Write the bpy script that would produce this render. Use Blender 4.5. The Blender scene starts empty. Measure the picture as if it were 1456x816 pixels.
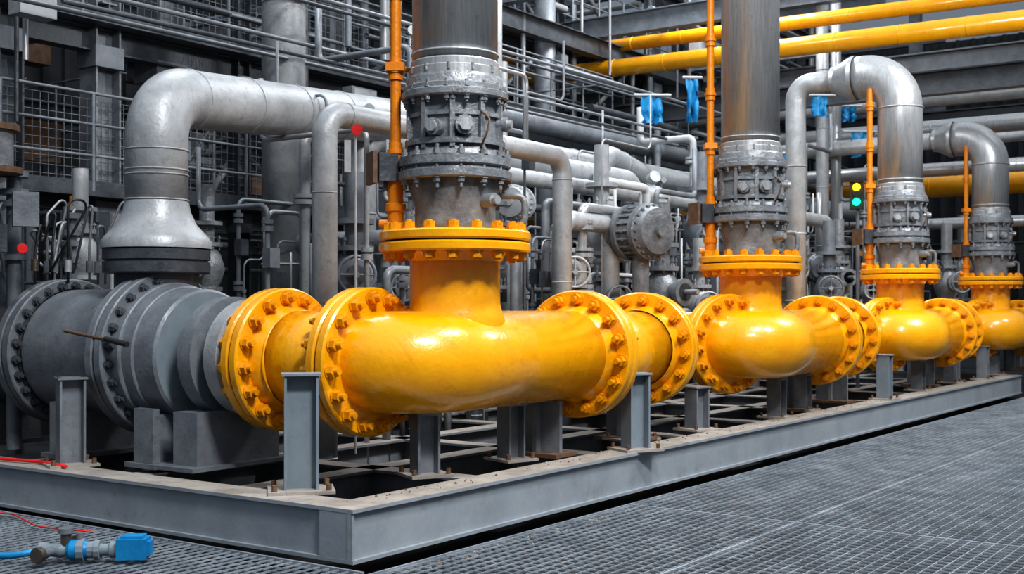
import bpy, math, random
from mathutils import Vector, Matrix
random.seed(7)
sc = bpy.context.scene

# ------------------------------------------------------------------ materials
def mat(name, c1, c2=None, rough=.5, metal=0., nscale=6., bump=.15, bscale=40., dirt=None, dirt_amt=.5,
        stretch=None, coat=0., emit=None, rvar=.15, dist=.01):
    m = bpy.data.materials.new(name); m.use_nodes = True
    nt = m.node_tree; N = nt.nodes; L = nt.links
    b = N['Principled BSDF']
    tc = N.new('ShaderNodeTexCoord'); mp = N.new('ShaderNodeMapping')
    L.new(tc.outputs['Object'], mp.inputs['Vector'])
    if stretch: mp.inputs['Scale'].default_value = stretch
    n1 = N.new('ShaderNodeTexNoise'); n1.inputs['Scale'].default_value = nscale
    n1.inputs['Detail'].default_value = 6; n1.inputs['Roughness'].default_value = .65
    L.new(mp.outputs[0], n1.inputs['Vector'])
    r1 = N.new('ShaderNodeValToRGB'); r1.color_ramp.elements[0].position = .35; r1.color_ramp.elements[1].position = .68
    r1.color_ramp.elements[0].color = (*c1, 1); r1.color_ramp.elements[1].color = (*(c2 or c1), 1)
    L.new(n1.outputs['Fac'], r1.inputs['Fac'])
    col = r1.outputs['Color']
    if dirt:
        n2 = N.new('ShaderNodeTexNoise'); n2.inputs['Scale'].default_value = nscale*2.3; n2.inputs['Detail'].default_value = 10
        n2.inputs['Roughness'].default_value = .75
        L.new(tc.outputs['Object'], n2.inputs['Vector'])
        r2 = N.new('ShaderNodeValToRGB'); r2.color_ramp.elements[0].position = .56; r2.color_ramp.elements[1].position = .72
        r2.color_ramp.elements[1].color = (dirt_amt, dirt_amt, dirt_amt, 1)
        L.new(n2.outputs['Fac'], r2.inputs['Fac'])
        mx = N.new('ShaderNodeMixRGB'); mx.inputs[2].default_value = (*dirt, 1)
        L.new(r2.outputs['Color'], mx.inputs[0]); L.new(col, mx.inputs[1]); col = mx.outputs[0]
    L.new(col, b.inputs['Base Color'])
    mr = N.new('ShaderNodeMapRange'); mr.inputs[3].default_value = max(0, rough-rvar); mr.inputs[4].default_value = min(1, rough+rvar)
    L.new(n1.outputs['Fac'], mr.inputs[0]); L.new(mr.outputs[0], b.inputs['Roughness'])
    b.inputs['Metallic'].default_value = metal
    b.inputs['Coat Weight'].default_value = coat; b.inputs['Coat Roughness'].default_value = .09
    if bump:
        n3 = N.new('ShaderNodeTexNoise'); n3.inputs['Scale'].default_value = bscale; n3.inputs['Detail'].default_value = 4
        L.new(tc.outputs['Object'], n3.inputs['Vector'])
        ad = N.new('ShaderNodeMath'); ad.operation = 'ADD'
        L.new(n1.outputs['Fac'], ad.inputs[0]); L.new(n3.outputs['Fac'], ad.inputs[1])
        bp = N.new('ShaderNodeBump'); bp.inputs['Strength'].default_value = bump; bp.inputs['Distance'].default_value = dist
        L.new(ad.outputs[0], bp.inputs['Height']); L.new(bp.outputs[0], b.inputs['Normal'])
    if emit:
        b.inputs['Emission Color'].default_value = (*emit, 1); b.inputs['Emission Strength'].default_value = 4
    return m

YEL = mat('yellow_paint', (.82, .345, .001), (.90, .425, .002), .28, 0, 3, .32, 26, (.50, .16, .004), .5, coat=.55, rvar=.09, dist=.009)
YELB = mat('yellow_bolt_paint', (.68, .255, .002), (.82, .35, .003), .32, 0, 12, .3, 60, (.16, .05, .01), .85)
ORA = mat('orange_paint', (.74, .25, .003), (.60, .17, .003), .38, 0, 8, .3, 40, (.2, .06, .01), .6)
GRYL = mat('light_grey_cladding', (.33, .345, .36), (.46, .475, .49), .42, .2, 5, .3, 35, (.12, .12, .12), .65)
GRYM = mat('mid_grey_paint', (.145, .16, .18), (.23, .25, .275), .38, .12, 4, .3, 30, (.05, .047, .043), .6)
GRYD = mat('dark_grey_paint', (.055, .062, .072), (.095, .106, .12), .36, .2, 5, .4, 30, (.025, .023, .02), .6)
GRYB = mat('blue_grey_paint', (.18, .22, .25), (.23, .27, .305), .42, .0, 3, .12, 30, (.08, .08, .08), .4)
STEEL = mat('brushed_steel', (.36, .37, .38), (.50, .51, .52), .36, .5, 5, .12, 40, (.17, .17, .17), .5, stretch=(9, 9, .6))
VALV = mat('valve_casting', (.16, .17, .185), (.28, .295, .31), .34, .2, 7, .4, 28, (.05, .045, .04), .7, dist=.015)
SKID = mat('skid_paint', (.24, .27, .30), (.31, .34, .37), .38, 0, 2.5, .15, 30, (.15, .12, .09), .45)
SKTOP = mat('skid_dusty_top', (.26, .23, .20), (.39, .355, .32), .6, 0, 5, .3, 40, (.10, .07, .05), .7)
SKIN = mat('skid_inner_paint', (.14, .155, .17), (.21, .225, .24), .45, 0, 4, .3, 30, (.10, .07, .05), .7)
GRAT = mat('galvanised_grating', (.20, .235, .27), (.40, .445, .49), .42, .2, 3, .1, 60, (.05, .055, .06), .7)
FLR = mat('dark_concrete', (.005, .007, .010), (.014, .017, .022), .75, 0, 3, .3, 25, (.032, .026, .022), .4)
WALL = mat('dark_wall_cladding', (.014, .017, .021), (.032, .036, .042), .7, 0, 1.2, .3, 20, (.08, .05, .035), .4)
BLK = mat('black_rubber', (.015, .015, .016), (.03, .03, .03), .55, 0, 8, .2)
RUST = mat('rusty_steel', (.12, .06, .035), (.20, .13, .08), .7, .2, 12, .4, 60, (.04, .02, .01), .7)
BLUE = mat('blue_plastic', (.006, .19, .43), (.01, .28, .56), .4, 0, 5, .2, 30, (.02, .08, .15), .5)
RED = mat('red_paint', (.65, .01, .01), (.75, .02, .02), .4, 0, 5, .1)
WHT = mat('white_enamel', (.50, .52, .54), (.62, .63, .64), .4, 0, 6, .1, 30, (.22, .21, .2), .5)
BRZ = mat('tarnished_fitting', (.20, .15, .11), (.13, .12, .11), .35, .7, 12, .3, 50)
LG = mat('green_lamp', (.0, .8, .25), None, .3, emit=(.0, .9, .25))
LY = mat('amber_lamp', (.9, .5, .0), None, .3, emit=(.9, .45, .0))

# ------------------------------------------------------------------ mesh builder
def V(*a): return Vector(a if len(a) > 1 else a[0])
def frame(ax):
    ax = Vector(ax).normalized()
    h = Vector((0, 0, 1)) if abs(ax.z) < .95 else Vector((1, 0, 0))
    u = ax.cross(h).normalized(); w = ax.cross(u)
    return ax, u, w

class MB:
    def __init__(s): s.v = []; s.f = []; s.m = []; s.s = []; s.mats = []
    def mi(s, m):
        if m not in s.mats: s.mats.append(m)
        return s.mats.index(m)
    def face(s, idx, m, sm=False): s.f.append(idx); s.m.append(s.mi(m)); s.s.append(sm)
    def ring(s, c, u, w, r, seg, a0=0):
        b = len(s.v)
        for i in range(seg):
            a = a0+2*math.pi*i/seg
            s.v.append(c+u*(r*math.cos(a))+w*(r*math.sin(a)))
        return b
    def strip(s, b0, b1, seg, m, sm=True):
        for i in range(seg):
            j = (i+1) % seg
            s.face((b0+i, b0+j, b1+j, b1+i), m, sm)
    def rev(s, o, ax, prof, m, seg=48, smooth=False, a0=0, flat=False):
        o = Vector(o); ax, u, w = frame(ax); prev = None
        for k in range(len(prof)-1):
            (s0, r0), (s1, r1) = prof[k][:2], prof[k+1][:2]
            if r0 < 1e-6:
                b = s.ring(o+ax*s1, u, w, r1, seg, a0); s.face(tuple(range(b+seg-1, b-1, -1)), m); prev = b; continue
            if r1 < 1e-6:
                b = s.ring(o+ax*s0, u, w, r0, seg, a0); s.face(tuple(range(b, b+seg)), m); continue
            b0 = prev if (smooth and prev is not None) else s.ring(o+ax*s0, u, w, r0, seg, a0)
            b1 = s.ring(o+ax*s1, u, w, r1, seg, a0)
            s.strip(b0, b1, seg, m, not flat); prev = b1
    def cyl(s, p0, p1, r, m, seg=16, r2=None, caps=True, flat=False, a0=0):
        p0 = Vector(p0); p1 = Vector(p1); L = (p1-p0).length
        if r2 is None: r2 = r
        pr = [(0, r), (L, r2)]
        if caps: pr = [(0, 0)]+pr+[(L, 0)]
        s.rev(p0, p1-p0, pr, m, seg, flat=flat, a0=a0)
    def tube(s, pts, r, m, seg=32, caps=True, R=None):
        pts = [Vector(p) for p in pts]
        if R: pts = fillet(pts, R)
        t = (pts[1]-pts[0]).normalized(); _, u, w = frame(t); prev = None
        for i, p in enumerate(pts):
            if i == 0: tt = t
            elif i == len(pts)-1: tt = (pts[i]-pts[i-1]).normalized()
            else: tt = ((pts[i]-pts[i-1]).normalized()+(pts[i+1]-pts[i]).normalized()).normalized()
            q = t.rotation_difference(tt); u = q @ u; w = q @ w; t = tt
            b = s.ring(p, u, w, r, seg)
            if prev is not None: s.strip(prev, b, seg, m)
            elif caps: s.face(tuple(range(b+seg-1, b-1, -1)), m)
            prev = b
        if caps: s.face(tuple(range(prev, prev+seg)), m)
    def torus(s, c, ax, R, r, m, seg=32, sg=8, wob=0):
        c = Vector(c); ax, u, w = frame(ax); rings = []
        for i in range(seg):
            a = 2*math.pi*i/seg; d = u*math.cos(a)+w*math.sin(a); b = len(s.v)
            rj = r*(1+wob*random.uniform(-1, 1))
            for j in range(sg):
                t = 2*math.pi*j/sg; s.v.append(c+d*(R+rj*math.cos(t))+ax*(rj*math.sin(t)))
            rings.append(b)
        for i in range(seg): s.strip(rings[i], rings[(i+1) % seg], sg, m)
    def box(s, c, d, m, rz=0, top=None, M=None):
        c = Vector(c); b = len(s.v); R = M or Matrix.Rotation(rz, 3, 'Z')
        for z in (-1, 1):
            for x, y in ((-1, -1), (1, -1), (1, 1), (-1, 1)):
                s.v.append(c+R @ Vector((x*d[0]/2, y*d[1]/2, z*d[2]/2)))
        for q in ((3, 2, 1, 0), (0, 1, 5, 4), (1, 2, 6, 5), (2, 3, 7, 6), (3, 0, 4, 7)):
            s.face(tuple(b+i for i in q), m)
        s.face((b+4, b+5, b+6, b+7), top or m)
    def beam(s, p0, p1, h, w, t, m, top=None, off=0):
        p0 = Vector(p0); p1 = Vector(p1); d = p1-p0; L = d.length; d.normalize()
        if abs(d.z) > .9: side = Vector((0, 1, 0)); up = Vector((1, 0, 0))
        else: side = Vector((-d.y, d.x, 0)).normalized(); up = d.cross(side)*1
        if abs(d.z) <= .9 and up.z < 0: up = -up
        M = Matrix((d, side, up)).transposed(); c = (p0+p1)/2
        s.box(c+up*(h/2-t/2), (L, w, t), m, M=M, top=top)
        s.box(c-up*(h/2-t/2), (L, w, t), m, M=M)
        s.box(c+side*off, (L, t*.8, h-2*t), m, M=M)
    def bolts(s, o, ax, R, n, r, m, h=.05, stud=.03, back=None, a0=.1):
        o = Vector(o); ax, u, w = frame(ax)
        for i in range(n):
            a = a0+2*math.pi*i/n; p = o+(u*math.cos(a)+w*math.sin(a))*R
            def nut(q, dr, k):
                s.cyl(q, q+dr*(h*.18), r*1.25, m, 10)
                s.cyl(q+dr*(h*.18), q+dr*h, r, m, 6, flat=True, a0=random.random())
                s.cyl(q+dr*h, q+dr*(h+stud*k), r*.55, m, 8)
            nut(p, ax, random.uniform(.6, 1.3))
            if back: nut(p-ax*back, -ax, random.uniform(.6, 1.3)); s.cyl(p, p-ax*back, r*.55, m, 6, caps=False)
    def obj(s, name, loc=(0, 0, 0)):
        me = bpy.data.meshes.new(name); me.from_pydata([tuple(v) for v in s.v], [], s.f)
        for m in s.mats: me.materials.append(m)
        me.polygons.foreach_set('material_index', s.m); me.polygons.foreach_set('use_smooth', s.s); me.update()
        o = bpy.data.objects.new(name, me); o.location = loc; sc.collection.objects.link(o); return o

def fillet(pts, R):
    out = [pts[0]]
    for i in range(1, len(pts)-1):
        a, b, c = pts[i-1], pts[i], pts[i+1]
        d0 = (a-b); d1 = (c-b); l0 = d0.length; l1 = d1.length; d0.normalize(); d1.normalize()
        th = math.pi-d0.angle(d1)
        if th < .02: out.append(b); continue
        k0 = .97 if i == 1 else .49; k1 = .97 if i == len(pts)-2 else .49
        T = min(R*math.tan(th/2), l0*k0, l1*k1); r = T/math.tan(th/2)
        bis = (d0+d1).normalized(); cen = b+bis*(r/math.cos(th/2))
        s0 = (b+d0*T-cen).normalized(); s1 = (b+d1*T-cen).normalized()
        ang = s0.angle(s1); n = max(3, int(th/0.09))
        for k in range(n+1):
            f = k/n; out.append(cen+(s0*math.sin((1-f)*ang)+s1*math.sin(f*ang))*(r/math.sin(ang)))
    out.append(pts[-1]); return out

def nm(name, k): return name if k == 0 else '%s.%03d' % (name, k)
def copy(o, name, loc):
    c = bpy.data.objects.new(name, o.data); c.location = loc; sc.collection.objects.link(c); return c

def flange_pair(B, o, ax, R, rp, m, mb, n=16, th=.075, gap=.014, nr=.044, hub=True, hubb=True):
    o = Vector(o); ax = Vector(ax).normalized(); s0 = -(th+gap/2)
    c = .012
    for a in (s0, gap/2):
        B.rev(o, ax, [(a, 0), (a, R-c), (a+c, R), (a+th-c, R), (a+th, R-c), (a+th, 0)], m, 64)
    B.rev(o, ax, [(-gap/2, R*.93), (gap/2, R*.93)], BLK, 48)
    T = th+gap/2
    if hub: B.rev(o, ax, [(T, rp*1.12), (T+.04, rp*1.09), (T+.09, rp)], m, 48, smooth=True); B.torus(o+ax*(T+.10), ax, rp+.002, .01, m, 48, 6, .3)
    if hubb: B.rev(o, ax, [(-T-.09, rp), (-T-.04, rp*1.09), (-T, rp*1.12)], m, 48, smooth=True)
    B.bolts(o+ax*T, ax, R*.865, n, nr, mb, h=.055, stud=.04, back=2*T)

# ------------------------------------------------------------------ yellow header modules
ZC = 1.12; RP = .355; DR = .52
BX, CX = 2.18, 3.62
SP = 5.14; X0 = 6.2
def header(first):
    B = MB()
    if first:
        A = V(.08, 5.66, ZC); n = V(0, -1, 0); cor = V(.08, 5.19, ZC); Bp = V(BX, 5.22, ZC); R = .44
    else:
        n = V(-.39, -.92, 0).normalized(); A = V(.2, 5.38, ZC); cor = A+n*.56; Bp = V(BX, 5.16, ZC); R = .31
    bd = (Bp-cor).normalized()
    B.tube([A, cor, Bp], RP, YEL, 64, R=R)
    flange_pair(B, A, n, DR, RP, YEL, YELB, hub=False)
    flange_pair(B, Bp, bd, DR, RP, YEL, YELB)
    C = V(CX, 5.42, ZC); B.tube([Bp, C], RP*.97, YEL, 48); flange_pair(B, C, (C-Bp), DR, RP, YEL, YELB)
    nA = V(SP+.2, 5.38, ZC)
    B.tube([C, V(4.4, 5.65, ZC), V(5.15, 6.75, ZC), nA+V(.45, 1.06, 0), nA], RP*.93, YEL, 32, R=.4)
    if first:
        F0 = V(.04, 6.45, ZC); B.tube([F0, A], RP, YEL, 48); flange_pair(B, F0, V(0, -1, 0), DR, RP, YEL, YELB)
    x, y = .63, 5.3
    B.rev((x, y, ZC), (0, 0, 1), [(0, .33), (.28, .365), (.345, .34), (.41, .325), (.75, .325)], YEL, 48, smooth=True)
    o = V(x, y, 1.965)
    for a in (-.075, .006):
        B.rev(o, (0, 0, 1), [(a, 0), (a, .532), (a+.012, .545), (a+.057, .545), (a+.069, .532), (a+.069, 0)], YEL, 72)
    B.rev(o, (0, 0, 1), [(-.01, .5), (.01, .5)], BLK, 48)
    B.rev(o, (0, 0, 1), [(-.14, .33), (-.075, .37)], YEL, 48)
    B.bolts(o+V(0, 0, .075), (0, 0, 1), .475, 18, .042, YELB, h=.05, stud=.012, back=.15)
    return B
h0 = header(True).obj('yellow_flanged_pipe', (X0, 0, 0))
h1 = header(False).obj('yellow_flanged_pipe.001', (X0+SP, 0, 0))
for k in (2, 3): copy(h1, 'yellow_flanged_pipe.%03d' % k, (X0+SP*k, 0, 0))

# ------------------------------------------------------------------ grey riser valves
def valve():
    B = MB()
    o = (0, 0, 0)
    B.rev(o, (0, 0, 1), [(2.03, .0), (2.03, .30), (2.10, .29), (2.22, .29), (2.34, .33), (2.42, .33)], VALV, 40, smooth=True)
    B.rev(o, (0, 0, 1), [(2.40, 0), (2.40, .40), (2.41, .41), (2.46, .41), (2.47, .38), (2.49, .37), (2.50, .40), (2.56, .40), (2.57, .36), (2.60, .345), (2.60, 0)], VALV, 48)
    B.bolts((0, 0, 2.56), (0, 0, 1), .375, 14, .026, VALV, h=.035, stud=.03, back=.16)
    B.rev(o, (0, 0, 1), [(2.60, .35), (2.66, .32), (2.92, .32), (2.98, .345)], VALV, 10, flat=True, a0=.3)
    B.rev(o, (0, 0, 1), [(2.64, .0), (2.64, .36), (2.68, .36), (2.68, 0)], VALV, 40)
    B.rev(o, (0, 0, 1), [(2.84, .0), (2.84, .345), (2.87, .345), (2.87, 0)], VALV, 10, a0=.3, flat=True)
    for i in range(10):
        a = .3+i*math.pi/5+.31; p = V(math.cos(a)*.33, math.sin(a)*.33, 0)
        B.box(p+V(0, 0, 2.79), (.05, .035, .36), VALV, rz=a)
        B.cyl(p*1.0+V(0, 0, 2.60), p*1.0+V(0, 0, 2.74), .02, VALV, 6)
        B.cyl(p*1.04+V(0, 0, 2.94), p*1.04+V(0, 0, 3.04), .024, VALV, 6)
    B.rev(o, (0, 0, 1), [(2.97, 0), (2.97, .375), (2.98, .385), (3.02, .385), (3.03, .37), (3.06, .37), (3.07, .35), (3.12, .34), (3.14, .33), (3.2, .315)], VALV, 48)
    B.bolts((0, 0, 3.03), (0, 0, 1), .355, 16, .02, VALV, h=.03, stud=.02, back=.06)
    for a, zz, r in ((-2.3, 2.76, .07), (-1.2, 2.80, .05), (-2.9, 2.75, .06), (.6, 2.78, .06), (-1.7, 2.25, .05)):
        d = V(math.cos(a), math.sin(a), 0); B.cyl(d*.27+V(0, 0, zz), d*.39+V(0, 0, zz), r, VALV, 12); B.cyl(d*.39+V(0, 0, zz), d*.42+V(0, 0, zz), r*.7, STEEL, 6)
    d = V(math.cos(-1.95), math.sin(-1.95), 0)
    B.tube([d*.36+V(0, 0, 2.86), d*.45+V(.02, 0, 2.80), d*.43+V(0, 0, 2.70), d*.38+V(-.03, 0, 2.60)], .008, RUST, 6, R=.04)
    l = V(-.575, .818, 0)
    B.box(l*.50+V(0, 0, 2.50), (.14, .20, .20), GRYD, rz=-.6); B.box(l*.60+V(0, 0, 2.50), (.03, .22, .23), RUST, rz=-.6)
    B.tube([l*.5+V(0, 0, 2.4), l*.5+V(0, 0, 2.28), l*.38+V(0, 0, 2.22)], .016, GRYL, 8, R=.05)
    B.tube([l*-.3+V(0, 0, 2.3), l*-.5+V(0, 0, 2.3), l*-.5+V(0, 0, 2.12), l*-.44+V(0, 0, 2.06)], .025, VALV, 10, R=.06)
    return B
v0 = valve().obj('riser_gate_valve', (6.83, 5.3, 0))
for k in (1, 2, 3): copy(v0, 'riser_gate_valve.%03d' % k, (6.83+SP*k, 5.3, 0))
for k in range(4):
    B = MB(); x = 6.83+SP*k; y = 5.3
    top = (9, 9, 4.82, 4.52)[k]
    if k < 2: B.tube([(x, y, 3.14), (x, y, top)], .307, STEEL, 56)
    else:
        B.tube([(x, y, 3.14), (x, y, top), (x, y+.62, top)], .307, STEEL, 48, R=.5)
        B.torus((x, y, top-.5), (0, 0, 1), .307, .014, STEEL, 48, 6)
        B.rev((x, y+.62, top), (0, 1, 0), [(0, .32), (.06, .32), (.3, .20), (.36, .20), (.36, .165)], STEEL, 40)
        L = (1.55, 4.2)[k-2]
        B.tube([(x, y+.9, top), (x, y+L, top), (x, y+L, -.1)], .15, GRYL, 32, R=.25)
        for zz in (1.6, 2.6, 3.6): B.torus((x, y+L, zz), (0, 0, 1), .152, .012, GRYL, 32, 6)
    B.rev((x, y, 3.14), (0, 0, 1), [(0, .33), (.05, .33), (.06, .315), (.10, .315), (.11, .31)], STEEL, 48)
    B.torus((x, y, 3.30), (0, 0, 1), .307, .01, STEEL, 48, 6)
    for a in range(12):
        an = a*math.pi/6; B.cyl((x+.325*math.cos(an), y+.325*math.sin(an), 3.15), (x+.325*math.cos(an), y+.325*math.sin(an), 3.2), .014, VALV, 6)
    B.obj(nm('steel_riser_pipe', k))
    B = MB(); x = 6.83-.245+SP*k; y = 5.3+.35; tp = (9, 9, 4.6, 4.35)[k]
    B.rev((x, y, 2.04), (0, 0, 1), [(0, 0), (0, .085), (.06, .085), (.07, .06), (.14, .06), (.15, .075), (.20, .075), (.21, .055), (.36, .055), (.37, .07), (.41, .07), (.42, .045)], ORA, 20)
    B.cyl((x, y, 2.4), (x, y, tp), .038, ORA, 16)
    zz = 2.55
    while zz < min(tp-.2, 6):
        B.rev((x, y, zz), (0, 0, 1), [(0, 0), (0, .052), (.05, .052), (.05, .062), (.08, .062), (.08, .05), (.13, .05), (.13, 0)], ORA, 16); zz += .58
    B.cyl((x, y, 3.22), (x+.20, y-.06, 3.22), .016, ORA, 8); B.box((x, y, 3.22), (.13, .13, .06), ORA, rz=.6)
    B.cyl((x, y, 2.10), (x-.06, y+.10, 2.10), .03, ORA, 8)
    B.obj(nm('orange_standpipe', k))

# ------------------------------------------------------------------ big grey vessel on the left (axis along Y)
B = MB(); o = V(6.2, 12.5, 1.13); ax = V(0, -1, 0)
s_ = lambda y: 12.5-y
B.rev(o, ax, [(0, 0), (0, .50), (s_(9.2), .50), (s_(9.2), .53), (s_(8.85), .53)], GRYD, 64)
B.rev(o, ax, [(s_(8.85), .52), (s_(7.9), .52)], GRYM, 64)
for y, R in ((9.0, .61), (7.76, .64)):
    for a in (-.10, .01):
        B.rev(o, ax, [(s_(y)+a, 0), (s_(y)+a, R-.01), (s_(y)+a+.01, R), (s_(y)+a+.08, R), (s_(y)+a+.09, R-.01), (s_(y)+a+.09, 0)], GRYM, 72)
    B.rev(o, ax, [(s_(y)-.01, R*.95), (s_(y)+.01, R*.95)], BLK, 48)
    B.bolts(V(6.2, y-.10, 1.13), ax, R*.90, 26, .032, GRYD, h=.045, stud=.02, back=.2)
B.rev(o, ax, [(s_(7.66), .565), (s_(7.56), .565), (s_(7.55), .555), (s_(7.55), .535), (s_(7.44), .535), (s_(7.43), .525), (s_(7.43), .515), (s_(7.22), .51), (s_(7.20), .49)], GRYM, 72)
B.rev(o, ax, [(s_(7.20), .49), (s_(7.18), .0)], GRYB, 72)
B.rev(o, ax, [(s_(7.2), .28), (s_(6.7), .28)], GRYD, 48)
B.rev(o, ax, [(s_(6.78), 0), (s_(6.78), .40), (s_(6.76), .43), (s_(6.62), .44), (s_(6.60), .38), (s_(6.52), .37)], GRYL, 64)
nx, ny = 6.27, 7.9
B.rev((nx, ny, 1.5), (0, 0, 1), [(0, .33), (.27, .33), (.27, .40), (.28, .42), (.36, .42), (.36, .40), (.38, .40), (.38, .42), (.46, .42), (.47, .40)], GRYD, 56)
B.rev((nx, ny, 1.97), (0, 0, 1), [(0, .43), (.06, .43), (.10, .40), (.20, .31), (.30, .265), (.38, .25)], GRYL, 56, smooth=True)
run = [(nx, ny, 2.3), (nx, ny, 3.2), (10.4, 9.0, 3.62), (13.0, 9.6, 3.9), (13.0, 9.6, 7)]
B.tube(run, .247, GRYL, 48, R=.38)
for z in (2.36, 2.56, 2.60, 2.76): B.torus((nx, ny, z), (0, 0, 1), .249, .007, GRYL, 48, 6, .2)
d = (V(10.4, 9.0, 3.62)-V(nx, ny, 3.2)).normalized()
for q in (.42, 1.25, 2.1, 3.0): B.torus(V(nx, ny, 3.2)+d*q, d, .249, .006, GRYL, 48, 6)
B.cyl((5.58, 7.6, 1.26), (5.60, 8.15, 1.32), .014, RUST, 8); B.cyl((5.57, 7.35, 1.23), (5.58, 7.62, 1.265), .022, BLK, 10)
B.obj('grey_pressure_vessel')

B = MB()
for y in (7.35, 8.4, 9.7):
    B.box((6.2, y, .50), (.95, .10, .40), GRYM); B.box((6.2, y, .33), (1.05, .35, .035), GRYM)
    for sx in (-.46, .46): B.box((6.2+sx, y, .55), (.06, .22, .40), GRYM)
B.obj('vessel_saddle')
B = MB()
B.rev((6.2, 7.02, 1.13), (0, -1, 0), [(0, .30), (0, .45), (.14, .45), (.14, .30)], GRYM, 40)
B.box((6.15, 6.93, .52), (.80, .26, .44), GRYM); B.box((6.15, 6.93, .34), (1.0, .40, .03), GRYM)
B.obj('pipe_clamp_pedestal')

# ------------------------------------------------------------------ skid
B = MB(); fy = 4.78; lx = 5.19
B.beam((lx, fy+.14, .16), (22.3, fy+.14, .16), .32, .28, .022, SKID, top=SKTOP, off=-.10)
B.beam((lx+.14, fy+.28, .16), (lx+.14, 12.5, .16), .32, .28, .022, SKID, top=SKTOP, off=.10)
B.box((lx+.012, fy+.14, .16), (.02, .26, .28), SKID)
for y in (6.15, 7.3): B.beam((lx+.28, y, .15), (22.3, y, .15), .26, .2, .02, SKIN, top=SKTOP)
x = 6.9
while x < 22.5:
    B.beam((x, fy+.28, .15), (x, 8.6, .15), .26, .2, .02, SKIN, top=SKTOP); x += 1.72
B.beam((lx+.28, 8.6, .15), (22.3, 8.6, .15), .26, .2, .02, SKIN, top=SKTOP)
B.box((22.3, 6.7, .16), (.03, 3.8, .32), SKID)
B.obj('steel_skid_frame')

def post(x, y, h, w=.17, dpt=.16, z0=.32, m=GRYM, rz=0):
    B = MB(); R = Matrix.Rotation(rz, 3, 'Z'); c = V(x, y, 0)
    B.box((x, y, z0+.01), (w*2.1, dpt*2, .02), SKTOP, rz=rz)
    for sx in (-1, 1): B.box(c+R @ V(sx*(w/2), 0, z0+h/2), (.016, dpt, h), m, rz=rz)
    B.box(c+V(0, 0, z0+h/2), (w, .014, h), m, rz=rz)
    B.box(c+V(0, 0, z0+h-.008), (w*1.25, dpt*1.15, .016), m, rz=rz)
    for sx in (-1, 1):
        for sy in (-1, 1): B.cyl(c+R @ V(sx*w*.85, sy*dpt*.75, z0+.02), c+R @ V(sx*w*.85, sy*dpt*.75, z0+.06), .018, RUST, 6)
    return B
for pi, (x, y, h, w, rz, m) in enumerate([(5.53, 5.54, .76, .20, -.75, GRYB), (5.45, 7.86, .66, .17, -.4, GRYM), (6.55, 5.35, .44, .15, -.5, GRYM),
    (8.72, 4.88, .64, .17, -.5, GRYB), (7.6, 5.35, .44, .14, -.3, GRYM), (9.4, 5.3, .44, .2, -.3, GRYM), (10.5, 5.2, .42, .16, -.3, GRYM), (12.2, 5.1, .42, .15, 0, GRYM), (13.2, 5.2, .42, .15, 0, GRYM),
    (15.35, 4.95, .58, .15, 0, GRYB), (17.3, 5.1, .42, .15, 0, GRYM), (19.3, 5.2, .42, .15, 0, GRYM), (20.5, 5.0, .55, .15, 0, GRYM), (22.1, 5.2, .42, .15, 0, GRYM)]):
    post(x, y, h, w, m=m, rz=rz).obj(nm('pipe_support_post', pi))
B = MB()
for k in range(4):
    for dx in (1.8, 3.2):
        x = X0+SP*k+dx
        B.box((x, 5.35, .55), (.04, .4, .42), GRYM); B.box((x, 5.35, .335), (.3, .5, .03), RUST); B.box((x, 5.35, .56), (.16, .04, .42), GRYM)
B.obj('header_support_saddles')

# ------------------------------------------------------------------ grating walkway
B = MB()
def grate(x0, x1, y0, y1, sx=.085, sy=.075, w=.0055, h=.010):
    y = y0
    while y <= y1: B.box(((x0+x1)/2, y, -h/2), (x1-x0, w, h), GRAT); y += sy
    x = x0
    while x <= x1: B.box((x, (y0+y1)/2, -h/2-.002), (w, y1-y0, h), GRAT); x += sx
grate(2.0, 27.0, -1.5, 4.52)
for xx in (5.0, 8.0, 11, 14, 17, 20, 23): B.box((xx, 1.5, -.013), (.014, 6.04, .03), GRAT)
for yy in (1.5, 3.2, 4.54): B.box((14.5, yy, -.013), (25, .014, .03), GRAT)
B.obj('walkway_grating')
B = MB(); grate(1.0, 5.06, 4.62, 11.0); B.box((5.08, 7.8, -.013), (.02, 6.4, .03), GRAT); B.obj('walkway_grating.001')
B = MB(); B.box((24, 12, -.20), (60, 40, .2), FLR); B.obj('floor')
B = MB()
for i in range(1100):
    x = random.uniform(5.0, 20); y = 4.77-abs(random.gauss(0, .09)); r = random.uniform(.006, .022)
    B.cyl((x, y, -.1), (x+random.uniform(-.01, .01), y, -.1+r), r, random.choice((RUST, SKTOP, SKTOP)), 5, r2=r*.5, flat=True)
for i in range(260):
    x = random.uniform(5.6, 12); y = random.uniform(5.1, 7.2); r = random.uniform(.006, .018)
    B.cyl((x, y, -.1), (x, y, -.1+r), r, random.choice((RUST, SKTOP)), 5, r2=r*.5, flat=True)
for i in range(160):
    x = random.uniform(5.3, 16); y = random.uniform(4.88, 5.04); r = random.uniform(.004, .012)
    B.cyl((x, y, .32), (x, y, .32+r), r, random.choice((RUST, SKTOP)), 5, r2=r*.5, flat=True)
B.obj('debris_scatter')

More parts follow.
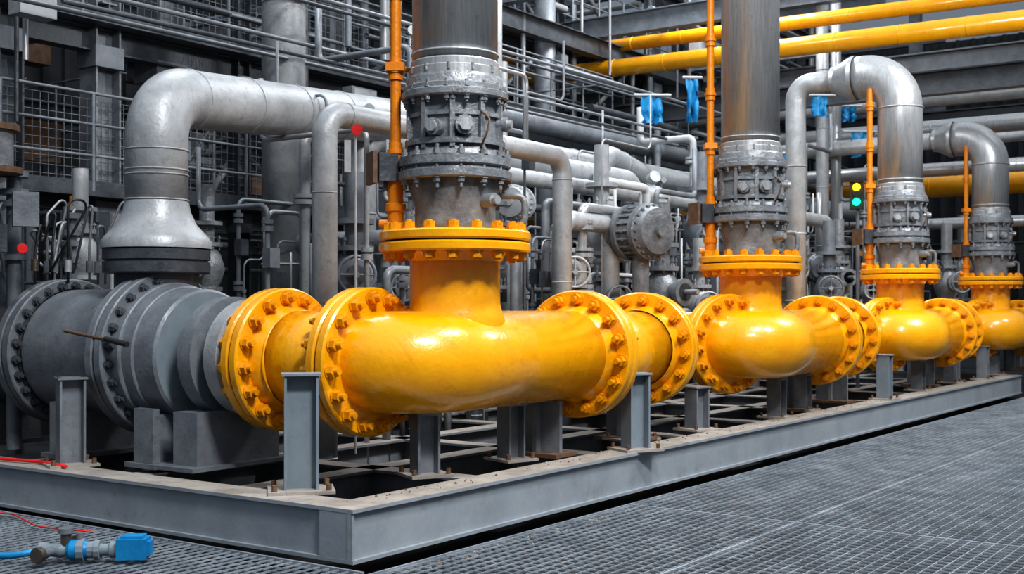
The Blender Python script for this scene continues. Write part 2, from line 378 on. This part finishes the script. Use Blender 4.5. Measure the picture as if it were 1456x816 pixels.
# ------------------------------------------------------------------ blue coupling tool lying on the grating
B = MB(); c = V(4.35, 6.1, .075); a = V(.62, -.78, 0).normalized(); sd = V(.78, .62, 0); rz = math.atan2(a.y, a.x)
B.box(c+a*.26+V(0, 0, .01), (.17, .14, .12), BLUE, rz=rz); B.box(c+a*.26+V(0, 0, .075), (.13, .10, .02), BLUE, rz=rz); B.box(c+a*.355+V(0, 0, .01), (.02, .10, .08), BLUE, rz=rz)
B.rev(c+a*.17, -a, [(0, 0), (0, .05), (.04, .05), (.05, .036), (.11, .036)], GRYB, 20)
B.rev(c+a*.07, -a, [(0, 0), (0, .06), (.03, .06), (.03, .05), (.09, .05), (.09, .068), (.13, .068), (.13, 0)], GRYB, 12, flat=True)
B.rev(c+a*.0, -a, [(0, .05), (.05, .062), (.10, .062), (.12, .045)], BLUE, 20)
B.rev(c-a*.10, -a, [(0, .035), (.06, .045), (.12, .035), (.14, .05), (.18, .05), (.19, .0)], GRYB, 20)
B.cyl(c-a*.13, c-a*.13+V(0, 0, .11), .03, BRZ, 12); B.cyl(c-a*.13+V(0, 0, .10), c-a*.13+V(0, 0, .13), .045, GRYM, 8); B.cyl(c-a*.05, c-a*.05+V(0, 0, .10), .02, GRYM, 8)
B.cyl(c-a*.13, c-a*.10+sd*.16+V(0, 0, .02), .024, BRZ, 12); B.cyl(c-a*.12+sd*.15+V(0, 0, .02), c-a*.10+sd*.19+V(0, 0, .02), .04, BRZ, 8); B.cyl(c-a*.2, c-a*.24-sd*.14, .028, GRYM, 12); B.cyl(c-a*.235-sd*.12, c-a*.25-sd*.16, .045, BRZ, 8)
B.tube([c-a*.25, c-a*.45+V(0, 0, -.03), c-a*.8+sd*.1+V(0, 0, -.045), c-a*1.6+sd*.05+V(0, 0, -.045)], .02, BLUE, 10, R=.2)
B.obj('blue_hose_coupling')
B = MB()
B.tube([(5.3, 7.7, .34), (5.35, 8.1, .34), (5.25, 8.6, .345), (5.4, 9.4, .34)], .013, RED, 8, R=.3)
B.tube([(4.9, 6.8, .02), (4.8, 7.3, .02), (5.0, 7.9, .02), (4.7, 8.6, .02)], .005, RED, 8, R=.3)
B.obj('red_hose')

# ------------------------------------------------------------------ background piping
def pipe(name, pts, r, m, R=.4, seg=28, joints=True):
    B = MB(); B.tube(pts, r, m, seg, R=R)
    if joints:
        P = [Vector(p) for p in pts]
        for a, b in zip(P[:-1], P[1:]):
            L = (b-a).length; d = (b-a).normalized(); q = R+.05
            while q < L-R: B.torus(a+d*q, d, r, r*.04+.003, m, seg, 5); q += max(1.1, r*6)
    return B.obj(name)
pipe('vertical_insulated_pipe', [(10.19, 10.5, 0), (10.19, 10.5, 11)], .26, GRYL)
pipe('insulated_pipe_run', [(7.26, 7.0, 0), (7.26, 7.0, 3.12), (10.9, 7.0, 3.12), (10.9, 7.0, 0)], .105, GRYL, R=.2)
pipe('insulated_pipe_run.001', [(11.6, 10.0, 0), (11.6, 10, 3.75), (16.6, 10.0, 3.75), (16.9, 10.0, 3.95), (18, 10, 3.75), (30, 10, 3.75)], .21, GRYL, R=.4)
pipe('insulated_pipe_run.002', [(11.2, 8.4, 0), (11.2, 8.4, 3.1), (18.6, 8.4, 3.1), (18.6, 8.4, 0)], .10, GRYL, R=.2)
pipe('insulated_pipe_run.003', [(13.5, 11.0, 0), (13.5, 11, 4.5), (36, 11.0, 4.5)], .16, GRYM, R=.3)
pipe('insulated_pipe_run.004', [(20.5, 7.6, 0), (20.5, 7.6, 3.0), (16.5, 7.6, 3.0), (16.5, 7.6, 0)], .11, GRYL, R=.22)
pipe('insulated_pipe_run.005', [(9.9, 9.0, 0), (9.9, 9.0, 3.4), (16.0, 9.0, 3.4), (16.0, 9, 2.0), (17, 9, 2.0), (17, 9, 0)], .17, GRYL, R=.28)
B = MB()
B.tube([(15.66, 8.5, 0), (15.66, 8.5, 3.1)], .235, GRYL, 40)
B.rev((15.66, 8.5, 3.1), (0, 0, 1), [(0, .255), (.06, .255), (.10, .22), (.18, .12), (.2, 0)], GRYL, 32, smooth=True)
for z in (1.4, 2.1, 2.8, 3.0): B.torus((15.66, 8.5, z), (0, 0, 1), .237, .015, GRYL, 40, 6)
B.cyl((15.66, 8.5, 3.25), (15.66, 8.5, 3.4), .06, WHT, 12); B.cyl((15.66, 8.5, 3.38), (15.60, 8.4, 3.42), .09, GRYL, 16)
B.obj('capped_standpipe')
pipe('vertical_insulated_pipe.001', [(12.6, 8.9, 0), (12.6, 8.9, 2.75), (12.6, 10.4, 2.75)], .17, GRYL, R=.3)
pipe('vertical_insulated_pipe.002', [(25.5, 8.0, 0), (25.5, 8.0, 3.6), (25.5, 12, 3.6)], .22, GRYL, R=.4)
pipe('vertical_insulated_pipe.003', [(21.8, 8.2, 0), (21.8, 8.2, 9)], .12, GRYL, R=.4)
pipe('vertical_insulated_pipe.004', [(22.5, 8.2, 0), (22.5, 8.2, 9)], .10, STEEL, R=.4)
pipe('vertical_insulated_pipe.005', [(18.4, 12.2, 0), (18.4, 12.2, 9)], .2, GRYM, R=.4)
pipe('vertical_insulated_pipe.006', [(9.6, 7.9, 0), (9.6, 7.9, 2.2), (9.6, 9.6, 2.2)], .12, GRYL, R=.2)
pipe('vertical_insulated_pipe.007', [(11.5, 7.4, 0), (11.5, 7.4, 2.5), (12.6, 7.4, 2.5), (12.6, 7.4, 0)], .11, GRYL, R=.2)
pipe('vertical_insulated_pipe.008', [(19.6, 8.2, 0), (19.6, 8.2, 2.9), (19.6, 10, 2.9)], .2, GRYL, R=.3)
pipe('overhead_yellow_pipe', [(20.2, -3, 5.95), (20.2, 21, 6.25)], .165, YEL)
pipe('overhead_yellow_pipe.001', [(20.9, -3, 6.55), (20.9, 21, 6.85)], .13, YEL)
pipe('yellow_pipe_run', [(29, 0, 4.35), (29, 14, 4.35)], .26, YEL)
pipe('yellow_pipe_run.001', [(26, 7.9, 3.7), (26, 20, 3.7)], .14, YEL)
for i, (x, z, r) in enumerate([(25, 5.75, .14), (25.6, 5.2, .17), (24.2, 4.75, .10), (27, 5.5, .12), (30, 6.6, .2), (26.5, 3.3, .12), (31, 5.0, .15), (23.2, 4.1, .13)]):
    pipe(nm('silver_pipe_run', i), [(x, -2, z), (x, 20, z)], r, STEEL if i % 2 else GRYL)

# ------------------------------------------------------------------ steel structure
for ci, (x, y, w) in enumerate([(7.5, 12, .3), (8.72, 12, .34), (9.75, 12.2, .42), (10.85, 12, .22), (13.6, 13, .3), (16.8, 13, .3), (20.0, 13, .3), (24, 13, .3), (28, 13, .3), (33, 13, .3),
                  (10.5, 17, .3), (14, 17, .3), (18, 17, .3), (22, 17, .3), (27, 17, .3), (33, 17, .3), (32, 6.5, .3), (32, 9.5, .3), (23.6, 10.5, .3)]):
    B = MB(); B.beam((x, y, -.1), (x, y, 12), w, w*.9, .025, GRYM if ci % 3 else GRYD)
    for z in (2.6, 4.4, 6.4): B.box((x, y, z), (w*1.15, w*1.05, .25), GRYM)
    B.obj(nm('steel_column', ci))
B = MB()
for y, x0, x1 in ((12, 6, 34), (13.2, 10, 36), (17, 8, 36)):
    for z, h in ((2.7, .18), (4.6, .28), (6.5, .35), (8.6, .35)):
        B.beam((x0, y, z), (x1, y, z), h, .2, .02, GRYD)
for x in (8.7, 13.6, 16.8, 20, 24, 28, 33):
    for z, h in ((4.9, .25), (6.9, .4), (8.8, .4)):
        B.beam((x, 11.8 if z < 6 else 9, z), (x, 20, z), h, .2, .02, GRYM)
B.beam((21.6, -2, 5.45), (21.6, 20, 5.45), .42, .25, .03, GRYD)
B.beam((21.6, -2, 7.3), (21.6, 20, 7.3), .3, .25, .03, GRYD)
B.beam((24.5, -2, 6.4), (24.5, 20, 6.4), .4, .25, .03, GRYM)
B.beam((32, 2, 6.4), (32, 20, 6.4), .4, .25, .03, GRYD)
B.beam((32, 2, 3.0), (32, 20, 3.0), .3, .25, .03, GRYD)
for x in (10.85, 13.6, 16.8, 20, 24, 28):
    for z in (0.2, 4.6):
        B.cyl((x, 13, z), (x+3.0, 13, z+2.1), .05, GRYM, 8); B.cyl((x+3.0, 13, z+2.1), (x, 13, z+4.2), .05, GRYM, 8)
B.obj('structural_steel_frame')

B = MB()
ms = (GRYL, GRYM, STEEL, GRYM, GRYD, GRYM, GRYM)
for i in range(620):
    y = random.uniform(10.6, 17); x = random.uniform(.6*y, 2.7*y); z = random.uniform(.6, 8.5); r = random.choice((.015, .02, .025, .03, .045, .07)); m = random.choice(ms)
    k = random.random()
    if k < .36: B.cyl((x, y, z), (min(40, x+random.uniform(1, 4)), y, z), r, m, 8)
    elif k < .72: B.cyl((x, y, max(0, z-random.uniform(.5, 3))), (x, y, z+random.uniform(.4, 2)), r, m, 8)
    elif k < .90: B.cyl((x, y, z), (x, y+random.uniform(1, 3), z), r, m, 8)
    else: B.box((x, y, z), (random.uniform(.15, .5), .2, random.uniform(.15, .5)), random.choice((GRYM, GRYD, GRYM, GRYL, RUST)))
for y, z in ((9.5, 4.25), (9.9, 4.5), (10.3, 4.4), (10.2, 5.1), (9.4, 4.9)):
    B.cyl((6.5, y, z), (20, y, z+.1), .025, random.choice(ms), 8)
B.obj('scaffold_tubing')
B = MB()
ms = (GRYL, WHT, STEEL, GRYL, GRYM, GRYM)
for i in range(230):
    y = random.uniform(7.3, 10.4); x = random.uniform(max(7.6, .74*y), 3.4*y); z = random.uniform(1.3, 3.2 if i % 5 else 4.6); r = random.choice((.012, .015, .02, .025, .04, .06)); m = random.choice(ms)
    L = random.uniform(.3, 1.4)
    pts = [(x, y, 0), (x, y, z), (x+L, y, z), (x+L, y, z+random.choice((-.8, -.5, .5, .7)))]
    if i % 4 == 0: pts = [(x, y, 0), (x, y, z), (x, y+L, z), (x, y+L, z+.6)]
    B.tube(pts, r, m, 8, R=.1)
    for q in (.62, .78, .9):
        if random.random() < .5: B.cyl((x, y, z*q), (x, y, z*q+.05), r*2.2, m, 12); B.cyl((x, y, z*q+.07), (x, y, z*q+.11), r*2.2, m, 12)
    if random.random() < .3: B.box((x, y-.05, z*.8), (.12, .1, .18), random.choice((GRYM, WHT, GRYD)))
    if random.random() < .25: B.cyl((x, y, z), (x, y, z+.12), .008, STEEL, 6); B.cyl((x-.02, y-.05, z+.17), (x+.02, y, z+.17), .05, GRYL, 16)
    if random.random() < .06: B.box((x, y-.04, z*.85), (.07, .06, .10), random.choice((RED, BLUE, ORA)))
B.obj('small_bore_piping')

B = MB()
for (x0, x1, y, z) in ((7.2, 14, 11.6, 2.8), (7.2, 20, 11.7, 4.8), (14, 32, 12.6, 4.8), (14, 30, 12.6, 6.8), (18, 30, 11.5, 2.8)):
    n = int((x1-x0)/1.0)
    for i in range(n+1): B.cyl((x0+(x1-x0)*i/n, y, z), (x0+(x1-x0)*i/n, y, z+1.1), .022, GRYM, 8)
    for h in (.4, .75, 1.1): B.cyl((x0, y, z+h), (x1, y, z+h), .018, GRYM, 8)
    B.box(((x0+x1)/2, y+.5, z-.03), (x1-x0, 1.1, .05), GRYD)
    B.box(((x0+x1)/2, y, z+.06), (x1-x0, .01, .12), GRYD)
B.obj('platform_railing')
B = MB()
for z0 in (2.9, 4.9):
    for i in range(60): B.box((7.3+i*.1, 11.95, z0+.5), (.006, .006, 1.0), GRYM)
    for i in range(11): B.box((10.3, 11.95, z0+i*.1), (6.0, .006, .006), GRYM)
B.obj('wire_mesh_panel')
B = MB()
for yy in (13.0, 13.8):
    B.cyl((9.6, yy, 1.0), (12.4, yy, 4.6), .05, GRYL, 8); B.cyl((9.6, yy, 1.9), (12.4, yy, 5.5), .025, GRYL, 8)
    for i in range(6): B.cyl((9.6+i*.56, yy, 1.0+i*.72), (9.6+i*.56, yy, 1.9+i*.72), .02, GRYL, 8)
for i in range(16): B.box((9.6+i*.175, 13.4, 1.0+i*.225), (.25, .8, .03), GRYL)
B.obj('steel_stair')

# ------------------------------------------------------------------ valves, actuators
def small_valve(s=1., m=GRYL, wheel=True):
    B = MB()
    B.cyl((0, 0, -1.2*s), (0, 0, 1.0*s), .09*s, m, 20)
    for zz in (-.55, -.30, .24, .50): B.rev((0, 0, zz*s), (0, 0, 1), [(0, 0), (0, .19*s), (.05*s, .19*s), (.05*s, 0)], m, 28)
    for zz in (-.45, .34): B.bolts((0, 0, zz*s), (0, 0, 1), .155*s, 8, .018*s, m, h=.02*s, stud=.02*s, back=.10*s)
    B.rev((0, 0, -.3*s), (0, 0, 1), [(0, .1*s), (.1*s, .17*s), (.27*s, .22*s), (.44*s, .17*s), (.55*s, .1*s)], m, 24, smooth=True)
    d = V(-.7, -.7, 0).normalized()
    B.cyl((0, 0, 0), d*.36*s, .10*s, m, 20); B.cyl(d*.30*s, d*.36*s, .15*s, m, 20); B.cyl(d*.36*s, d*.55*s, .03*s, STEEL, 8)
    if wheel:
        B.torus(d*.52*s, d, .17*s, .017*s, m, 28, 8); _, u, w = frame(d)
        for q in (u, w, -u, -w): B.cyl(d*.52*s, d*.52*s+q*.17*s, .012*s, m, 6)
    return B
sv = [small_valve(1, GRYL), small_valve(1, GRYM), small_valve(1, VALV, False)]
sm = [b.obj(nm('handwheel_valve', i), l) for i, (b, l) in enumerate(zip(sv, [(11.9, 7.6, 1.9), (8.6, 7.9, 1.8), (17.2, 7.9, 1.9)]))]
n = 3
for (x, y, z, k, s) in [(12.7, 7.5, 1.6, 1, .9), (14.3, 7.6, 1.7, 2, 1.2), (15.0, 7.4, 1.55, 0, .9), (17.9, 7.5, 2.1, 0, 1.1), (18.9, 7.0, 1.8, 1, 1.1), (19.9, 7.2, 2.0, 2, 1), (22.4, 7.0, 1.9, 0, 1.1),
    (23.8, 7.2, 2.2, 1, 1.2), (25, 6.8, 2.0, 0, 1.2), (27, 7, 2.3, 2, 1.2), (5.5, 9.4, 2.2, 1, .9), (5.9, 10.2, 2.6, 2, 1.1), (6.9, 9.8, 2.0, 0, .8), (13.4, 8.0, 2.5, 0, 1.1), (16.9, 8.3, 2.7, 1, 1.2), (21.0, 7.0, 1.8, 0, .9), (9.7, 8.1, 1.7, 0, .8),
    (7.9, 9.2, 1.9, 2, .8), (10.2, 7.6, 1.55, 2, .7), (11.0, 8.0, 2.2, 1, .9), (16.0, 7.2, 1.9, 1, .9)]:
    o = copy(sm[k], 'handwheel_valve.%03d' % n, (x, y, z)); o.scale = (s,)*3; o.rotation_euler[2] = random.uniform(-.6, .6); n += 1
def actuator(c, d, r, L, m):
    B = MB(); d = V(*d).normalized(); c = V(*c)
    B.rev(c, d, [(0, 0), (0, r*.9), (L*.2, r*.9), (L*.2, r), (L*.32, r), (L*.32, r*.85), (L*.7, r*.85), (L*.7, r), (L*.82, r), (L*.85, r*.9), (L, r*.8), (L*1.02, r*.5), (L*1.02, 0)], m, 40)
    for q in range(20):
        a = q*math.pi/10; _, u, w = frame(d); p = c+(u*math.cos(a)+w*math.sin(a))*r*.9
        B.box(p+d*L*.5, (.03, .03, .03), m); B.cyl(p+d*L*.82, p+d*L*.9, r*.06, m, 6); B.cyl(p+d*L*.3, p+d*L*.72, r*.045, m, 6)
    B.cyl(c+d*L*1.02, c+d*(L*1.12), r*.2, m, 16)
    B.cyl(c+d*L*.5+V(0, 0, -r*.8), V(c.x+d.x*L*.5, c.y+d.y*L*.5, 0), r*.3, m, 20)
    return B
for i, a in enumerate([((12.75, 7.3, 2.4), (-.30, -.95, 0), .34, .6, VALV), ((12.0, 8.3, 2.75), (-.9, -.2, 0), .22, .35, GRYL), ((18.3, 8.1, 2.3), (-.75, -.65, 0), .27, .4, GRYL), ((24.2, 7.6, 2.3), (-.8, -.6, 0), .33, .4, GRYL), ((20.6, 8, 2.2), (-.6, -.8, 0), .25, .4, GRYM), ((16.3, 7.9, 2.5), (-.5, -.8, 0), .24, .4, GRYM)]):
    actuator(*a).obj(nm('bolted_valve_actuator', i))

B = MB()
for (x, y, h, r) in [(5.4, 9.0, 2.2, .05), (5.15, 8.9, 2.0, .04), (5.9, 9.3, 2.6, .06), (6.6, 9.5, 2.3, .04), (5.65, 9.6, 3.0, .05), (6.2, 9.9, 2.7, .07), (5.5, 10.0, 2.9, .09)]:
    B.cyl((x, y, .3), (x, y, h), r, GRYM, 14)
    for z in (1.9, h-.25, h-.15, h): B.cyl((x, y, z), (x, y, z+.05), r*2.0, GRYM, 16)
B.box((5.45, 8.85, 2.05), (.18, .10, .22), GRYD, rz=-.6); B.cyl((5.62, 8.75, 1.97), (5.58, 8.68, 1.97), .04, RED, 16); B.box((5.75, 8.9, 2.3), (.2, .14, .28), GRYM, rz=-.5)
B.cyl((5.6, 9.2, 2.65), (5.6, 9.2, 2.95), .2, VALV, 24); B.cyl((5.6, 9.2, 2.6), (5.6, 9.2, 2.65), .27, RUST, 24); B.cyl((5.6, 9.2, 2.95), (5.6, 9.2, 3.0), .25, RUST, 24)
for i in range(22):
    x = random.uniform(5.1, 6.6); y = random.uniform(8.8, 9.6)
    B.tube([(x, y, 1.7), (x, y, random.uniform(1.9, 2.5)), (x+random.uniform(-.3, .3), y, random.uniform(2.2, 2.8)), (x+random.uniform(-.2, .4), y+.2, 1.8)], .011, random.choice((BLK, GRYL, GRYM)), 6, R=.08)
    B.cyl((x, y, 1.8), (x, y, 1.9), .03, random.choice((GRYL, BRZ, GRYM)), 6)
B.obj('instrument_manifold')
B = MB()
for (x, y, z, w, h) in [(12.3, 11.2, 4.3, .5, .4), (15.2, 10.4, 2.4, .3, .4), (19, 9.6, 3.4, .4, .4), (22.5, 10, 4.6, .4, .5), (7.4, 10.0, 2.3, .18, .26)]:
    B.box((x, y, z), (w, .18, h), GRYM); B.box((x, y-.1, z), (w*.88, .02, h*.88), GRYL); B.cyl((x, y, z-h/2), (x, y, 0), .025, GRYL, 8)
B.obj('junction_box_row')

B = MB(); B.cyl((7.21, 6.6, 2.93), (7.195, 6.58, 2.93), .045, RED, 24); B.cyl((7.22, 6.62, .32), (7.22, 6.62, 2.95), .010, WHT, 8); B.box((7.17, 6.66, 2.72), (.05, .02, .26), WHT, rz=-.95); B.obj('red_round_sign')
B = MB(); tx, ty = 17.9, 6.2
B.box((tx, ty, 3.2), (.16, .20, .42), BLK, rz=.3)
for z, m in ((3.31, LY), (3.20, BLK), (3.09, LG)):
    B.cyl((tx-.07, ty-.02, z), (tx-.14, ty-.05, z), .055, m, 20)
B.box((tx-.1, ty-.03, 3.4), (.12, .18, .015), BLK, rz=.3)
B.cyl((tx+.05, ty, 0), (tx+.05, ty, 3.3), .03, GRYM, 10); B.obj('signal_light')
def tarp(c, w, h):
    B = MB(); c = V(*c); n = 7; b = len(B.v)
    R = Matrix.Rotation(-.9, 3, 'Z')
    for i in range(n+1):
        for j in range(n+1):
            q = V(w*(i/n-.5), 0, -h*j/n)+V(random.uniform(-.03, .03), math.sin(i*1.9)*.08*(.3+j/n)+random.uniform(-.03, .03), random.uniform(-.03, .03))
            B.v.append(c+R @ q)
    for i in range(n):
        for j in range(n): a = b+i*(n+1)+j; B.face((a, a+1, a+n+2, a+n+1), BLUE, True)
    B.cyl(c+R @ V(-w*.9, 0, .02), c+R @ V(w*.9, 0, .02), .025, GRYL, 8)
    return B
for i, (c, w, h) in enumerate([((16.25, 8.8, 4.72), .32, .40), ((17.6, 8.8, 5.2), .18, .7), ((20.9, 7.9, 5.30), .30, .36), ((22.3, 7.6, 4.79), .45, .45), ((23.5, 8.3, 5.5), .3, .3), ((13.4, 10.8, 3.4), .3, .3), ((19.4, 7.9, 4.1), .25, .25)]):
    tarp(c, w, h).obj(nm('blue_tarpaulin', i))
B = MB(); B.box((10.6, 18.5, 5.6), (1.2, .1, 1.0), RUST); B.box((12.2, 18.5, 4.4), (.8, .1, .8), RUST); B.cyl((7.9, 11.3, 0), (7.9, 11.3, 2.7), .07, ORA, 16); B.box((9.4, 14.5, 5.2), (.5, .3, .9), RUST); B.obj('orange_glow_panels_and_pipe')  # rust-coloured boxes paint in an orange glow at the back; the cylinder is a pipe

# ------------------------------------------------------------------ enclosing walls
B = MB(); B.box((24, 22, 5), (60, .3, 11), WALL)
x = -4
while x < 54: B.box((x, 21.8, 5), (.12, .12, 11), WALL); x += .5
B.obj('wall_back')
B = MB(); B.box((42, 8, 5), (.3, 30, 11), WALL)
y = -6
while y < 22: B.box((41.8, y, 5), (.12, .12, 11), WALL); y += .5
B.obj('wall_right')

# ------------------------------------------------------------------ light
w = bpy.data.worlds.new('World'); sc.world = w; w.use_nodes = True
nt = w.node_tree; N = nt.nodes; L = nt.links; bg = N['Background']
tc = N.new('ShaderNodeTexCoord'); sx = N.new('ShaderNodeSeparateXYZ'); L.new(tc.outputs['Generated'], sx.inputs[0])
rp = N.new('ShaderNodeValToRGB'); e = rp.color_ramp.elements; e[0].position = 0; e[0].color = (.08, .095, .115, 1); e[1].position = 1; e[1].color = (.90, 1.0, 1.12, 1)
m_ = e.new(.35); m_.color = (.26, .31, .37, 1)
L.new(sx.outputs['Z'], rp.inputs[0]); L.new(rp.outputs[0], bg.inputs[0]); bg.inputs[1].default_value = .8
def area(name, loc, tgt, sx_, sy_, e_, c=(1, 1, 1)):
    l = bpy.data.lights.new(name, 'AREA'); l.shape = 'RECTANGLE'; l.size = sx_; l.size_y = sy_; l.energy = e_; l.color = c
    o = bpy.data.objects.new(name, l); o.location = loc; o.rotation_euler = (Vector(tgt)-Vector(loc)).to_track_quat('-Z', 'Y').to_euler(); sc.collection.objects.link(o)
area('added_area_light', (4, 1, 6.5), (8, 5.3, 1), 1.6, .5, 280, (.98, .99, 1))  # this and the next two: unseen lamps added for highlights on the yellow pipes
area('added_area_light.001', (8, 2.0, 7.0), (9, 5.3, 1), 1.6, .5, 260, (.98, .99, 1))
area('added_area_light.002', (15, 1.5, 7), (17, 5.3, 1), 2, .6, 360, (.98, .99, 1))
area('added_area_light.003', (9, 10, 9), (10, 12, 1), 3, 2, 230, (.93, .97, 1))  # from here on: unseen lamps added to brighten the background
area('added_area_light.004', (20, 9.5, 9), (20, 11, 1), 3, 2, 420, (.93, .97, 1))
area('added_area_light.005', (14, 8.2, 8), (15, 9.5, 1), 3, 1.5, 180, (.93, .97, 1))
sl = bpy.data.lights.new('sun', 'SUN'); sl.energy = 1.35; sl.angle = .15; sl.color = (1, .99, .97)
so = bpy.data.objects.new('sun', sl); so.rotation_euler = (math.radians(38), math.radians(-18), 0); so.location = (0, 0, 20); sc.collection.objects.link(so)

# ------------------------------------------------------------------ camera
cd = bpy.data.cameras.new('camera'); cd.sensor_width = 36; cd.lens = 36*1709/1456; cd.shift_y = 29/1456; cd.clip_end = 200
cd.dof.use_dof = True; cd.dof.focus_distance = 9.0; cd.dof.aperture_fstop = 3.5
cam = bpy.data.objects.new('camera', cd); cam.location = (0, 0, 1.5); cam.rotation_euler = (math.pi/2, 0, math.radians(35.1-90)); sc.collection.objects.link(cam)
sc.camera = cam
sc.view_settings.view_transform = 'Standard'
try: sc.view_settings.look = 'Medium High Contrast'
except Exception as ex: print(ex)
